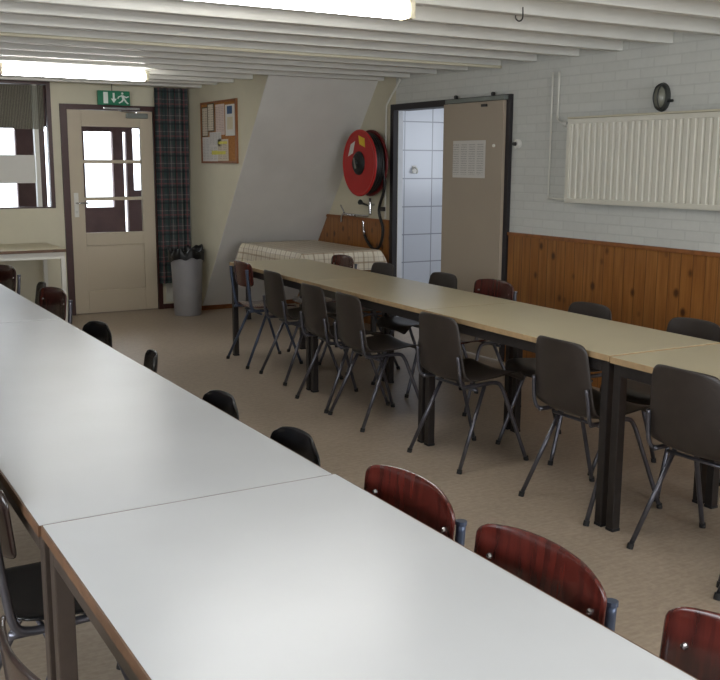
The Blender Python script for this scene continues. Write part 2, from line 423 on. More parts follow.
# ------------------------------------------------------------------ porch behind the far wall (seen through door and window panes)
py = 11.2
pf = struct('floor_porch', MB().box(.2, 5.2, YF+.12, 13.5, -.1, 0), 'porch_floor')
pw = MB()
ops = [(.9, 2.19, 1.02, 1.88), (2.5, 2.62, 1.02, 1.9), (2.93, 3.255, 1.01, 1.86), (3.375, 3.415, .6, 1.86), (3.49, 3.62, 1.2, 1.9)]
xs = .2
for (a, b, c, d) in ops:
    pw.box(xs, a, py, py+.07, 0, ZC); pw.box(a, b, py, py+.07, 0, c); pw.box(a, b, py, py+.07, d, ZC); xs = b
pw.box(xs, 5.2, py, py+.07, 0, ZC)
struct('wall_porch', pw, 'porch')
struct('wall_porch_side', MB().box(5.13, 5.2, YF+.2, py, 0, ZC), 'porch')
struct('wall_porch_end', MB().box(.2, .27, YF+.12, py, 0, ZC), 'porch')
struct('ceiling_porch', MB().box(.2, 5.2, YF+.12, py+.07, ZC, ZC+.06), 'porch')

# ------------------------------------------------------------------ window_1 (far wall)
w1 = empty('window_1', (WX1, YF, WZ0)); tag(w1, kind='structure')
def rel(o, mb, name, mat, parent, **k):
    """build in world coordinates, then hang under parent"""
    ob = mb.build(name, mat, None, **k)
    ob.data.transform(Matrix.Translation(-Vector(parent.location)).to_4x4() if parent.rotation_euler.z == 0 else (Matrix.Rotation(-parent.rotation_euler.z, 4, 'Z') @ Matrix.Translation(-Vector(parent.location))))
    ob.parent = parent; return ob
def R(parent, name, mb, mat, **k): return rel(None, mb, name, mat, parent, **k)
fr = MB()
fr.box(WX1-.04, WX1-.001, YF-.02, YF+.05, WZ0, WZ1); fr.box(WX0, WX0+.05, YF-.02, YF+.11, WZ0, WZ1)
fr.box(WX0+.05, WX1-.04, YF-.02, YF+.11, WZ1-.03, WZ1); fr.box(WX0+.05, WX1-.04, YF+.0, YF+.11, WZ0, WZ0+.012)
fr.box(2.15, 2.185, YF+.03, YF+.075, WZ0+.012, WZ1-.03)
R(w1, 'window_frame', fr, 'brown_frame')
R(w1, 'mullion', MB().box(2.11, 2.15, YF+.02, YF+.09, WZ0+.012, WZ1-.03), 'white_paint')
R(w1, 'window_pane', MB().box(WX0+.05, WX1-.04, YF+.055, YF+.06, WZ0+.012, WZ1-.03), 'glass')
pp = MB().box(1.62, 2.10, YF+.012, YF+.0145, 1.318, 1.585)
tag(pp.build('paper_sheet', 'paper'), 'plain whitish sheet of paper stuck across the window pane, left of the door', 'paper')
nb = MB().grid(40, 6, lambda u, v: (1.0+u*1.205, YF-.004+.006*math.sin(u*90), 1.83+v*.41))
tag(nb.build('net_curtain', 'net', smooth=True), 'sheer greyish net curtain across the top of the window', 'curtain')

# ------------------------------------------------------------------ door_1 (far wall, glazed)
d1 = empty('door_1', (2.42, YF+.02, 0)); tag(d1, kind='structure')
df = MB()
df.box(FD0+.001, 2.415, YF-.025, YF+.11, 0, FDZ-.001); df.box(3.282, FD1-.001, YF-.025, YF+.11, 0, FDZ-.001); df.box(2.415, 3.282, YF-.025, YF+.11, 2.03, FDZ-.001)
R(d1, 'door_frame', df, 'brown_frame')
lf = MB(); ya, yb = YF-.005, YF+.04
lf.box(2.42, 2.556, ya, yb, .008, 2.026); lf.box(3.148, 3.278, ya, yb, .008, 2.026)
lf.box(2.556, 3.148, ya, yb, 1.868, 2.026); lf.box(2.556, 3.148, ya, yb, .69, .82)
lf.box(2.556, 3.148, ya, yb, .008, .235); lf.box(2.556, 3.148, ya+.012, yb-.01, .235, .69)
for zc in (1.526, 1.158): lf.box(2.556, 3.148, ya+.008, yb-.006, zc-.017, zc+.017)
leaf = R(d1, 'door_leaf', lf, 'door', mods=(('bevel', .004),))
R(d1, 'window_pane', MB().box(2.556, 3.148, ya+.02, ya+.025, .82, 1.868), 'glass')
hp = MB().box(2.45, 2.495, ya-.008, ya, .98, 1.22, .006)
R(d1, 'handle_plate', hp, 'knob_white')
R(d1, 'handle', MB().tube([(2.472, ya-.004, 1.12), (2.472, ya-.05, 1.12), (2.485, ya-.055, 1.12), (2.58, ya-.055, 1.12)], .009, 8), 'chrome', smooth=True)
R(d1, 'lock_cylinder', MB().lathe([(.009, -.014), (.009, 0)], (2.472, ya-.004, 1.03), 'Y', 12), 'steel_dark')
R(d1, 'closer_rail', MB().box(2.77, 3.14, YF-.05, YF-.026, 2.035, 2.06, .004), 'chrome')
R(d1, 'closer_body', MB().box(3.0, 3.22, ya-.045, ya-.001, 1.955, 2.005, .006), 'grey_metal')
R(d1, 'closer_arm', MB().tube([(3.1, ya-.03, 2.005), (3.1, ya-.03, 2.018), (2.95, ya-.04, 2.018), (2.92, YF-.038, 2.035)], .007, 8), 'chrome')

# exit sign hanging above the door
sg = empty('exit_sign', (2.86, 9.74, 2.075))
tag(sg, 'green hanging exit sign with running figure, arrow and door above the far door', 'sign')
R(sg, 'panel', MB().box(2.70, 3.02, 9.725, 9.755, 2.075, 2.212, .004), 'green')
R(sg, 'hanger_rod', MB().tube([(2.845, 9.74, 2.2122), (2.845, 9.74, 2.36)], .004, 8), 'steel_dark')
sy = 9.7245
def flat(pts): return [(2.70+.32*x, sy, 2.075+.137*z) for x, z in pts]
R(sg, 'door_symbol', MB().poly(flat([(.17, .1), (.31, .1), (.31, .9), (.17, .9)]), (0, -.002, 0)), 'sign_white')
ar = MB().poly(flat([(.46, .85), (.52, .85), (.52, .45), (.46, .45)]), (0, -.002, 0)); ar.poly(flat([(.40, .45), (.58, .45), (.49, .15)]), (0, -.002, 0))
R(sg, 'arrow_symbol', ar, 'sign_white')
mn = MB(); hd = [(.76+.035*math.cos(a*PI/6), .83+.08*math.sin(a*PI/6)) for a in range(12)]
mn.poly(flat(hd), (0, -.002, 0))
mn.poly(flat([(.72, .72), (.80, .70), (.84, .42), (.76, .38)]), (0, -.002, 0))          # torso
mn.poly(flat([(.76, .42), (.82, .42), (.76, .24), (.66, .12), (.63, .18), (.71, .28)]), (0, -.002, 0))   # bent leg
mn.poly(flat([(.79, .44), (.85, .42), (.90, .26), (.96, .12), (.91, .08), (.84, .24)]), (0, -.002, 0))   # stretched leg
mn.poly(flat([(.73, .70), (.73, .62), (.66, .56), (.63, .44), (.60, .47), (.63, .62)]), (0, -.002, 0))
mn.poly(flat([(.80, .69), (.88, .60), (.95, .66), (.97, .60), (.88, .50), (.80, .60)]), (0, -.002, 0))
R(sg, 'figure_symbol', mn, 'sign_white')

# tartan curtain right of the door
def curt(u, v):
    x = 3.275+u*.355; return (x, 9.755+.022*math.sin(u*2*PI*5+.4*math.sin(v*5))+.008*math.sin(u*23), .275+v*1.99)
cb = MB().grid(90, 24, curt, uv=lambda u, v: (u*.62, v*1.99))
tag(cb.build('curtain', 'tartan', smooth=True), 'dark tartan curtain hanging in folds between the far door and the corner', 'curtain')

# noticeboard on the bay wall
nbd = empty('noticeboard', (XC, 8.97, 1.52))
tag(nbd, 'wood framed cork noticeboard full of papers on the cream side wall', 'noticeboard')
R(nbd, 'cork_panel', MB().box(XC-.012, XC-.001, 8.53, 9.375, 1.535, 2.085), 'cork')
nf = MB(); nf.box(XC-.022, XC-.001, 8.505, 8.53, 1.515, 2.105); nf.box(XC-.022, XC-.001, 9.375, 9.40, 1.515, 2.105)
nf.box(XC-.022, XC-.001, 8.53, 9.375, 1.515, 1.535); nf.box(XC-.022, XC-.001, 8.53, 9.375, 2.085, 2.105)
R(nbd, 'frame', nf, 'wood_frame')
def by(px): return 9.395-(px-90)/320*.89
def bz(py_): return 2.102-(py_-70)/555*.585
def sheet(name, x0, x1, y0, y1, mat, label, lift, extra=()):
    Y0, Y1, Z0, Z1 = by(x1), by(x0), bz(y1), bz(y0)
    xx = XC-.0125-lift
    root = MB().box(xx-.0015, xx, Y0, Y1, Z0, Z1).build(name, mat)
    tag(root, label, 'paper', 'papers pinned to the noticeboard')
    for nm, a0, a1, b0, b1, mt in extra:
        yy0, yy1 = Y1+(Y0-Y1)*a1, Y1+(Y0-Y1)*a0
        zz0, zz1 = Z1+(Z0-Z1)*b1, Z1+(Z0-Z1)*b0
        o = MB().box(xx-.0022, xx-.0016, yy0, yy1, zz0, zz1).build(nm, mt, root)
    return root
def rim(d=.04, e=.02): return [('border', 0, d, 0, 1, 'dark_edge'), ('border', 1-d, 1, 0, 1, 'dark_edge'), ('border', d, 1-d, 0, e, 'dark_edge'), ('border', d, 1-d, 1-e, 1, 'dark_edge')]
sheet('calendar', 96, 156, 110, 382, 'print_b', 'narrow dark-edged calendar at the left end of the noticeboard', .001, rim(.1, .04))
sheet('calendar', 160, 222, 84, 338, 'print_b', 'narrow dark-edged calendar second from the left on the noticeboard, poking above its frame', .012, rim(.1, .04))
sheet('notice', 226, 306, 100, 372, 'print_c', 'pinkish printed list at the top middle of the noticeboard', .001)
sheet('notice', 314, 394, 112, 384, 'paper', 'white leaflet with a blue picture at the top right of the noticeboard', .001, [('picture', .2, .75, .05, .3, 'blue_print'), ('text', .2, .8, .4, .8, 'cream_print')])
sheet('notice', 98, 242, 386, 612, 'print_a', 'large whitish printed sheet at the lower left of the noticeboard', .001)
sheet('notice', 170, 276, 345, 470, 'print_a', 'small white sheet in the middle of the noticeboard', .004)
sheet('notice', 244, 338, 412, 604, 'print_b', 'cream sheet with yellow highlighting at the bottom middle of the noticeboard', .004, [('highlight', .05, .9, .1, .22, 'yellow_print'), ('highlight', .0, .75, .55, .7, 'yellow_print')])
sheet('note', 186, 243, 512, 548, 'yellow_print', 'small yellow note strip low on the noticeboard', .0035)

# waste bin + liner
bn = empty('waste_bin', (3.42, 9.33, 0))
tag(bn, 'tall grey round waste bin standing below the tartan curtain', 'bin')
MB().lathe([(0, 0), (.132, 0), (.135, .01), (.15, .35), (.16, .6), (.164, .605), (.164, .625), (.156, .63), (.152, .6), (.128, .02), (0, .02)], (0, 0, 0), 'Z', 40).build('body', 'bin', bn, smooth=True, mods=(('bevel', .003),))
def lin(u, v):
    a = 2*PI*u; rnd = .012*math.sin(a*7)+.01*math.sin(a*11+1)+.008*math.sin(a*3)
    prof = [(.10, .52), (.15, .632), (.162, .66+.025*math.sin(a*2+.6)), (.172, .655), (.178, .63), (.177, .60), (.176, .575-.03*max(0, math.sin(a*2+2)))]
    f = v*(len(prof)-1); i = min(int(f), len(prof)-2); t = f-i
    r = prof[i][0]*(1-t)+prof[i+1][0]*t; z = prof[i][1]*(1-t)+prof[i+1][1]*t
    rr = r+rnd*(.3 if v > .6 else .8); rr = max(rr, .1675) if v > .5 else rr
    if v <= .17: rr = min(rr, .145)
    return (3.42+rr*math.cos(a), 9.33+rr*math.sin(a), z+rnd*(1.6 if .3 < v < .75 else .6))
tag(MB().grid(72, 16, lin).build('bin_liner', 'liner', smooth=True), 'black plastic bag crumpled over the rim of the grey waste bin', 'bin bag')

# small white table below the window
st = empty('side_table', (1.75, 9.31, 0))
tag(st, 'small pale table with white legs against the far wall below the window', 'table')
R(st, 'tabletop', MB().box(1.3, 2.13, 8.93, 9.72, .725, .75, .003), 'lam_beige')
R(st, 'edge_band', MB().box(1.3, 2.132, 8.924, 8.93, .722, .748), 'edge_dark')
R(st, 'apron', MB().box(1.34, 2.09, 8.95, 9.69, .66, .724), 'white_paint')
for x in (1.32, 2.09):
    for y in (8.95, 9.67):
        R(st, 'leg', MB().box(x, x+.035, y, y+.035, 0, .724), 'white_paint')

# ------------------------------------------------------------------ sliding door + room behind
d2 = empty('door_2', (XR, 6.8, 0)); tag(d2, kind='structure')
jf = MB()
jf.box(XR-.03, XR-.001, D1-.001, D1+.042, 0, 2.038); jf.box(XR-.03, XR+.02, D1-.012, D1-.001, 0, 1.985); jf.box(XR-.03, XR+.13, D0-.05, D0+.001, 0, 2.038); jf.box(XR-.03, XR+.13, D0+.001, D1-.001, 1.985, 2.038)
R(d2, 'door_frame', jf, 'dark_frame')
R(d2, 'door_leaf', MB().box(XR-.058, XR-.031, D0-.008, 6.70, .012, 1.995, .002), 'leaf')
R(d2, 'rail', MB().box(XR-.075, XR-.031, D0-.03, 6.66, 1.998, 2.03, .003), 'grey_metal')
for y in (6.05, 6.53): R(d2, 'roller', MB().lathe([(0, -.01), (.016, -.01), (.016, .01), (0, .01)], (XR-.06, y, 2.045), 'X', 16), 'steel_dark')
for y in (6.15,): R(d2, 'stop', MB().box(XR-.075, XR-.0585, y-.03, y+.03, 1.955, 1.975), 'steel_dark')
dn = MB().box(XR-.0605, XR-.0585, 6.13, 6.555, 1.413, 1.703).build('paper_sheet', 'print_a')
tag(dn, 'white printed sheet taped to the beige sliding door', 'paper')
R(d2, 'pull_knob', MB().lathe([(0, -.012), (.012, -.012), (.012, 0)], (XR-.0583, 6.02, 1.66), 'X', 12), 'knob_white')
# tiled room
struct('wall_tiled', MB().box(4.831, 7.2, 8.6, 8.7, 0, ZC), 'tile')
struct('wall_tiled_side', MB().box(XR+.031, 4.83, D1, 8.7, 0, ZC), 'tile_side')
struct('wall_tiled_right', MB().box(7.1, 7.2, 4.5, 8.6, 0, ZC), 'tile')
struct('wall_tiled_near', MB().box(XR+.14, 7.1, 4.4, 4.5, 0, ZC), 'plaster')
wh = empty('wall_hook', (5.66, 8.6, 1.44)); tag(wh, 'small white hook on the tiled wall seen through the open doorway', 'hook')
R(wh, 'back_plate', MB().box(5.635, 5.685, 8.59, 8.6, 1.42, 1.5, .004), 'knob_white')
R(wh, 'hook', MB().tube(smooth_path([(5.66, 8.592, 1.48), (5.66, 8.55, 1.47), (5.66, 8.535, 1.44), (5.66, 8.55, 1.42)]), .008, 8), 'knob_white', smooth=True)

# wall switch right of the frame
sw = empty('wall_switch', (XR, 5.83, 1.67)); tag(sw, 'small round white switch on the brick wall right of the sliding door', 'switch')
R(sw, 'base_plate', MB().lathe([(0, 0), (.035, 0), (.035, -.02), (.028, -.032), (0, -.032)], (XR, 5.80, 1.67), 'X', 24), 'knob_white', smooth=False)
R(sw, 'switch_knob', MB().lathe([(0, 0), (.015, 0), (.013, -.02), (0, -.02)], (XR-.033, 5.80, 1.67), 'X', 16), 'steel_dark')

# ------------------------------------------------------------------ radiator, pipes, lamp on the right wall
ra = empty('radiator', (XR, 4.3, 1.26)); tag(ra, 'long cream panel radiator mounted high on the white brick wall', 'radiator')
ry0, ry1, rz0, rz1 = 2.6, 5.17, 1.262, 1.828
pan = MB(); pit = .0555; pts = []; yy = ry0+.03
while yy < ry1-.03-pit:
    pts += [(XR-.095, yy), (XR-.095, yy+pit*.50), (XR-.080, yy+pit*.64), (XR-.080, yy+pit*.86)]; yy += pit
pts += [(XR-.095, yy), (XR-.095, ry1-.03)]
pan.grid(len(pts), 2, lambda u, v: (pts[round(u*(len(pts)-1))][0], pts[round(u*(len(pts)-1))][1], rz0+.03+v*(rz1-rz0-.06)))
R(ra, 'front_panel', pan, 'rad')
bd = MB(); bd.box(XR-.074, XR-.05, ry0+.005, ry1-.005, rz0+.004, rz1-.03); bd.box(XR-.101, XR-.082, ry0, ry1, rz0, rz0+.032, .003); bd.box(XR-.101, XR-.082, ry0, ry0+.03, rz0+.032, rz1-.032); bd.box(XR-.101, XR-.082, ry1-.03, ry1, rz0+.032, rz1-.032); bd.box(XR-.101, XR-.082, ry0, ry1, rz1-.034, rz1-.002, .003)
R(ra, 'casing', bd, 'rad')
R(ra, 'top_grille', MB().box(XR-.101, XR-.03, ry0, ry1, rz1, rz1+.012, .003), 'cream2')
for y in (3.0, 4.9): R(ra, 'bracket', MB().box(XR-.05, XR-.001, y, y+.04, rz0+.05, rz1-.05), 'rad')
vv = R(ra, 'valve', MB().tube([(XR-.06, ry1, 1.80), (XR-.06, ry1+.07, 1.80)], .014, 12), 'steel_dark', smooth=True)
R(ra, 'valve_knob', MB().lathe([(0, .045), (.02, .045), (.022, .0), (0, 0)], (XR-.06, ry1+.035, 1.80), 'Y', 16), 'knob_white')
hp1 = MB().tube(smooth_path([(XR-.02, 5.36, 2.16), (XR-.02, 5.36, 1.95), (XR-.02, 5.358, 1.84), (XR-.06, 5.25, 1.80)], 4), .008, 8)
tag(hp1.build('heating_pipe', 'white_paint', smooth=True), 'thin white heating pipe dropping to the valve at the left end of the radiator', 'pipe')
hp2 = MB().tube(smooth_path([(XR-.018, 5.43, 2.16), (XR-.018, 5.43, 1.7), (XR-.018, 5.43, 1.32), (XR-.03, 5.40, 1.285), (XR-.06, 5.17, 1.28)], 5), .007, 8)
tag(hp2.build('heating_pipe', 'white_paint', smooth=True), 'longer white heating pipe running down to the lower left corner of the radiator', 'pipe')
# bulkhead lamp
LY, LZ = 4.415, 1.935
lp = empty('bulkhead_lamp', (XR, LY, LZ)); tag(lp, 'oval bulkhead lamp with dark guard on the wall above the radiator', 'lamp')
R(lp, 'base', MB().lathe([(0, 0), (.086, 0), (.089, -.012), (.084, -.03), (.066, -.033), (0, -.033)], (XR, LY, LZ), 'X', 36, .66), 'lamp_grey')
R(lp, 'glass_cover', MB().lathe([(.066, -.033), (.064, -.044), (.052, -.058), (.03, -.066), (0, -.068)], (XR-.0005, LY, LZ), 'X', 28, .66), plain('frosted_glass', rgb(120, 120, 108), .25), smooth=True)
gd = MB()
for k in (-.016, .016): gd.tube(smooth_path([(XR-.031, LY+k, LZ+.076), (XR-.058, LY+k, LZ+.055), (XR-.0745, LY+k, LZ), (XR-.058, LY+k, LZ-.055), (XR-.031, LY+k, LZ-.076)], 5), .004, 6)
R(lp, 'guard', gd, 'lamp_grey', smooth=True)
R(lp, 'gland', MB().tube([(XR-.018, LY-.055, LZ-.025), (XR-.018, LY-.09, LZ-.025)], .009, 10), 'black')
# ------------------------------------------------------------------ hose reel
hy, hz = 7.83, 1.523
hr = empty('fire_hose_reel', (XR, hy, hz)); tag(hr, 'red fire hose reel on the wall beside the open doorway', 'hose reel')
def disc(x): return MB().lathe([(0, x-.006), (.27, x-.006), (.292, x-.012), (.302, x-.006), (.302, x+.006), (.27, x+.006), (0, x+.006)], (0, hy, hz), 'X', 48)
R(hr, 'front_disc', disc(4.555), 'red', smooth=False, mods=(('bevel', .002),))
R(hr, 'rear_disc', disc(4.672), 'darkred', mods=(('bevel', .002),))
hh = MB()
for k in range(4):
    pts = [(4.580+.024*k, hy+.262*math.cos(a*PI/20), hz+.262*math.sin(a*PI/20)) for a in range(41)]
    hh.tube(pts, .0145, 8, False)
hh.lathe([(.2, 4.566), (.247, 4.566), (.247, 4.662), (.2, 4.662)], (0, hy, hz), 'X', 40)
R(hr, 'wound_hose', hh, 'hose', smooth=True)
R(hr, 'hub', MB().lathe([(0, 4.505), (.02, 4.505), (.024, 4.52), (.085, 4.525), (.105, 4.54), (.108, 4.5485)], (0, hy, hz), 'X', 32), 'black')
R(hr, 'hub_mark', MB().poly([(4.5035, hy-.03, hz-.045), (4.5035, hy-.005, hz-.05), (4.5035, hy+.03, hz+.045), (4.5035, hy+.005, hz+.05)], (-.002, 0, 0)), 'grey_metal')
R(hr, 'axle', MB().lathe([(.05, 4.679), (.05, 4.735), (.1, 4.735), (.1, 4.749)], (0, hy, hz), 'X', 24), 'steel_dark')
R(hr, 'white_sticker', MB().poly([(4.5485, hy+.20, hz+.06), (4.5485, hy+.11, hz+.09), (4.5485, hy+.07, hz+.20), (4.5485, hy+.15, hz+.17)], (-.001, 0, 0)), 'paper')
R(hr, 'yellow_sticker', MB().poly([(4.5485, hy-.01, hz+.17), (4.5485, hy-.11, hz+.14), (4.5485, hy-.10, hz+.22), (4.5485, hy+.01, hz+.25)], (-.001, 0, 0)), 'yellow')
hs = MB().tube(smooth_path([(4.66, hy-.255, hz-.02), (4.67, hy-.25, 1.30), (4.69, 7.70, 1.10), (4.705, 7.655, .92), (4.71, 7.72, .765), (4.71, 7.84, .735), (4.71, 7.95, .80), (4.71, 8.0, .86)], 7), .0135, 10)
R(hr, 'hanging_hose', hs, 'hose', smooth=True)
R(hr, 'nozzle', MB().tube([(4.71, 7.995, .855), (4.71, 8.005, .89), (4.71, 8.01, .91), (4.71, 8.02, .97), (4.71, 8.022, .985)], [.014, .014, .011, .009, .013], 12), 'chrome', smooth=True)
R(hr, 'hose_guide', MB().box(4.685, 4.722, 7.64, 7.70, 1.09, 1.13, .004), 'steel_dark')
# valve below the reel
va = empty('stop_valve', (XR, 7.885, 1.1)); tag(va, 'chrome stop valve with black handle under the red hose reel', 'valve')
R(va, 'valve_body', MB().tube([(4.705, 7.885, 1.20), (4.705, 7.885, 1.165), (4.705, 7.885, 1.13), (4.705, 7.885, 1.06), (4.705, 7.885, 1.045)], [.012, .012, .02, .012, .017], 12), 'chrome', smooth=True)
R(va, 'supply_pipe', MB().tube([(4.705, 7.885, 1.14), (4.749, 7.885, 1.14)], .011, 10), 'chrome')
R(va, 'handle', MB().tube([(4.70, 7.90, 1.13), (4.68, 7.985, 1.15), (4.68, 8.03, 1.16)], [.007, .012, .026], 10), 'black', smooth=False)
# small tap above the pine panel
tp = empty('wall_tap', (XR, 8.30, 1.06)); tag(tp, 'small chrome tap just above the pine panelling left of the hose', 'tap')
R(tp, 'tap_body', MB().tube(smooth_path([(4.749, 8.22, 1.025), (4.69, 8.25, 1.03), (4.66, 8.31, 1.035), (4.655, 8.34, 1.01), (4.655, 8.35, .955)], 5), .011, 10), 'chrome', smooth=True)
R(tp, 'tap_handle', MB().tube([(4.665, 8.31, 1.045), (4.66, 8.32, 1.07), (4.66, 8.37, 1.12)], [.008, .008, .006], 8), 'chrome', smooth=True)
R(tp, 'supply_pipe', MB().tube([(4.735, 8.24, 1.03), (4.735, 7.97, 1.03)], .009, 8), 'chrome')
# conduit near the doorway, and along a beam
cd = MB().tube(smooth_path([(XR-.012, 7.44, 2.25), (XR-.012, 7.50, 2.19), (XR-.012, 7.64, 2.06), (XR-.012, 7.665, 1.98), (XR-.012, 7.668, 1.6), (XR-.012, 7.668, 1.02)], 6), .009, 8)
tag(cd.build('conduit', 'white_paint', smooth=True), 'thin white pipe bending down between the hose reel and the doorway', 'pipe')
cp = MB().tube([(XL+.02, 5.98, 2.237), (4.55, 5.98, 2.237), (4.62, 5.98, 2.237), (4.70, 5.98, 2.237)], .011, 8)
tag(cp.build('conduit', 'cream2', smooth=True), 'long pale conduit running under a ceiling beam across the room', 'pipe')
hk = MB().tube(smooth_path([(3.06, 3.74, 2.25), (3.06, 3.74, 2.20), (3.04, 3.74, 2.185), (3.02, 3.74, 2.195), (3.018, 3.74, 2.21)], 5), .0035, 6)
tag(hk.build('ceiling_hook', 'steel_dark', smooth=True), 'little wire hook under the ceiling beam near the top edge', 'hook')

# ------------------------------------------------------------------ fluorescent lights
def light(x0, x1, y, label):
    t = empty('fluorescent_light', ((x0+x1)/2, y, 2.25)); tag(t, label, 'light', 'fluorescent ceiling lights')
    R(t, 'batten', MB().box(x0-.02, x1+.02, y-.03, y+.03, 2.216, 2.251, .003), 'white_paint')
    # rounded diffuser
    pr = [(y+.05*math.cos(a), 2.199+.034*math.sin(a)) for a in [PI*2*k/14 for k in range(14)]]
    d = MB().poly([(x0, p, q) for p, q in pr if True], (x1-x0, 0, 0))
    R(t, 'diffuser', d, 'tube_glow')
    for xa, xb in ((x0-.035, x0-.001), (x1+.001, x1+.035)):
        R(t, 'end_cap', MB().box(xa, xb, y-.045, y+.045, 2.165, 2.245, .008), 'cream2')
light(1.47, 2.56, 7.86, 'glowing fluorescent light nearer the far door and window, under the beams')
light(1.33, 2.475, 3.86, 'glowing fluorescent light at the top edge, over the middle of the room')

# ------------------------------------------------------------------ tables
def table(name, L, W, z, top, edge, label, loc, rz, group, legs=None, steel='steel_dark'):
    """origin on the floor at the near corner of the aisle side; length runs +Y, width +X"""
    t = empty(name, loc, rz); tag(t, label, 'table', group)
    th = .026
    MB().box(.004, W-.004, .002, L-.002, z-th, z, .0015).build('tabletop', top, t)
    e = MB(); e.box(0, .004, 0, L, z-th, z-.0015); e.box(W-.004, W, 0, L, z-th, z-.0015)
    e.box(.004, W-.004, 0, .002, z-th, z-.0015); e.box(.004, W-.004, L-.002, L, z-th, z-.0015)
    e.build('edge_band', edge, t)
    a = MB(); i = .012; d = z-th
    a.box(i, i+.025, i+.04, L-i-.04, d-.05, d-.001); a.box(W-i-.025, W-i, i+.04, L-i-.04, d-.05, d-.001)
    a.box(i+.04, W-i-.04, i, i+.025, d-.05, d-.001); a.box(i+.04, W-i-.04, L-i-.025, L-i, d-.05, d-.001)
    a.build('apron', steel, t)
    ys = legs or (i, L-i-.04)
    for y in ys:
        for x in (i, W-i-.04):
            lg = MB().box(x, x+.04, y, y+.04, .012, d-.001, .003).build('leg', steel, t)
            MB().box(x-.001, x+.041, y-.001, y+.041, 0, .012).build('foot_cap', 'rubber', lg)
    return t
rr = math.radians(-1.412)
def rrow(s, off=0):  # point on the aisle edge of the right row, s metres toward the far wall from its pivot
    c, q = math.cos(rr), math.sin(rr); return (2.905+c*off-q*s, 4.308+q*off+c*s)
TL = 1.428
names = ['beige table at the far end of the right-hand row, beside the cloth-covered table',
         'beige table second from the far end of the right-hand row',
         'beige table of the right-hand row in front of the open doorway and pine panelling',
         'beige table of the right-hand row cut off by the right edge of the photo']
for k in range(4):
    s0 = TL*(1-k); x, y = rrow(s0)
    table('dining_table', TL-.006, .655, .75-.004*(k == 3), 'lam_beige', 'edge', names[k], (x, y, 0), rr, 'tables of the right-hand row')
# left row
table('dining_table', 1.42, .728, .754, 'lam_grey', 'edge_dark', 'nearest grey-white table in the foreground of the left-hand row', (.412, .648, 0), 0, 'tables of the left-hand row', steel='steel_brown')
table('dining_table', 2.84, .73, .75, 'lam_grey', 'edge_dark', 'long grey-white middle table of the left-hand row', (.408, 2.08, 0), 0, 'tables of the left-hand row', legs=(.012, 1.40, 2.788), steel='steel_brown')
table('dining_table', 2.84, .73, .75, 'lam_grey', 'edge_dark', 'grey-white table at the far end of the left-hand row, nearest the window', (.41, 4.926, 0), 0, 'tables of the left-hand row', legs=(.012, 1.40, 2.788), steel='steel_brown')
# cloth-covered table
ct = table('dining_table', 1.27, .775, .746, 'lam_beige', 'edge', 'table under the checked cloth in the far right corner', (3.805, 7.52, 0), 0, None)
cx0, cx1, cy0, cy1 = 3.795, 4.59, 7.51, 8.80
tc_ = MB(); lay = tc_.bm.loops.layers.uv.verify()
def cloth():
    bm = tc_.bm; z = .7505; drop = .17
    nx, ny = 16, 26
    per = []      # perimeter points in order
    for i in range(nx): per.append((cx0+(cx1-cx0)*i/nx, cy0, 0, -1))
    for i in range(ny): per.append((cx1, cy0+(cy1-cy0)*i/ny, 1, 0))
    for i in range(nx): per.append((cx1-(cx1-cx0)*i/nx, cy1, 0, 1))
    for i in range(ny): per.append((cx0, cy1-(cy1-cy0)*i/ny, -1, 0))
    topv = [bm.verts.new((p[0], p[1], z)) for p in per]
    f = bm.faces.new(topv)
    for lp in f.loops: lp[lay].uv = (lp.vert.co.x, lp.vert.co.y)
    N = len(per); prev = topv; corner = {0, nx, nx+ny, 2*nx+ny}
    rings = [topv]
    for r in range(1, 5):
        t = r/4; ring = []
        for k, p in enumerate(per):
            near = min(min(abs(k-c), N-abs(k-c)) for c in corner)
            fl = .012+.02*t+(.05*t*max(0, 1-near/2.5))+.008*t*math.sin(k*.9)
            nxn, nyn = p[2], p[3]
            if k in corner:
                nxn = {0: -1, nx: 1, nx+ny: 1, 2*nx+ny: -1}[k]; nyn = {0: -1, nx: -1, nx+ny: 1, 2*nx+ny: 1}[k]; fl *= .75
            fy = fl if nyn < .5 else .01
            fx = fl if not (nxn > .5) else min(fl, .05)
            ring.append(bm.verts.new((p[0]+nxn*fx, p[1]+nyn*fy, z-drop*t)))
        rings.append(ring)
    for r in range(4):
        a, b = rings[r], rings[r+1]
        for k in range(N):
            k2 = (k+1) % N
            f = bm.faces.new((a[k], b[k], b[k2], a[k2]))
            side_x = abs((per[k][0]+per[k2][0])/2-cx0) < .001 or abs((per[k][0]+per[k2][0])/2-cx1) < .001
            for lp in f.loops:
                dz = z-lp.vert.co.z
                if side_x: lp[lay].uv = (cx0-dz, lp.vert.co.y)
                else: lp[lay].uv = (lp.vert.co.x, cy0-dz)
cloth()
tag(tc_.build('tablecloth', 'check'), 'checked beige and white cloth over the corner table below the hose reel', 'tablecloth')

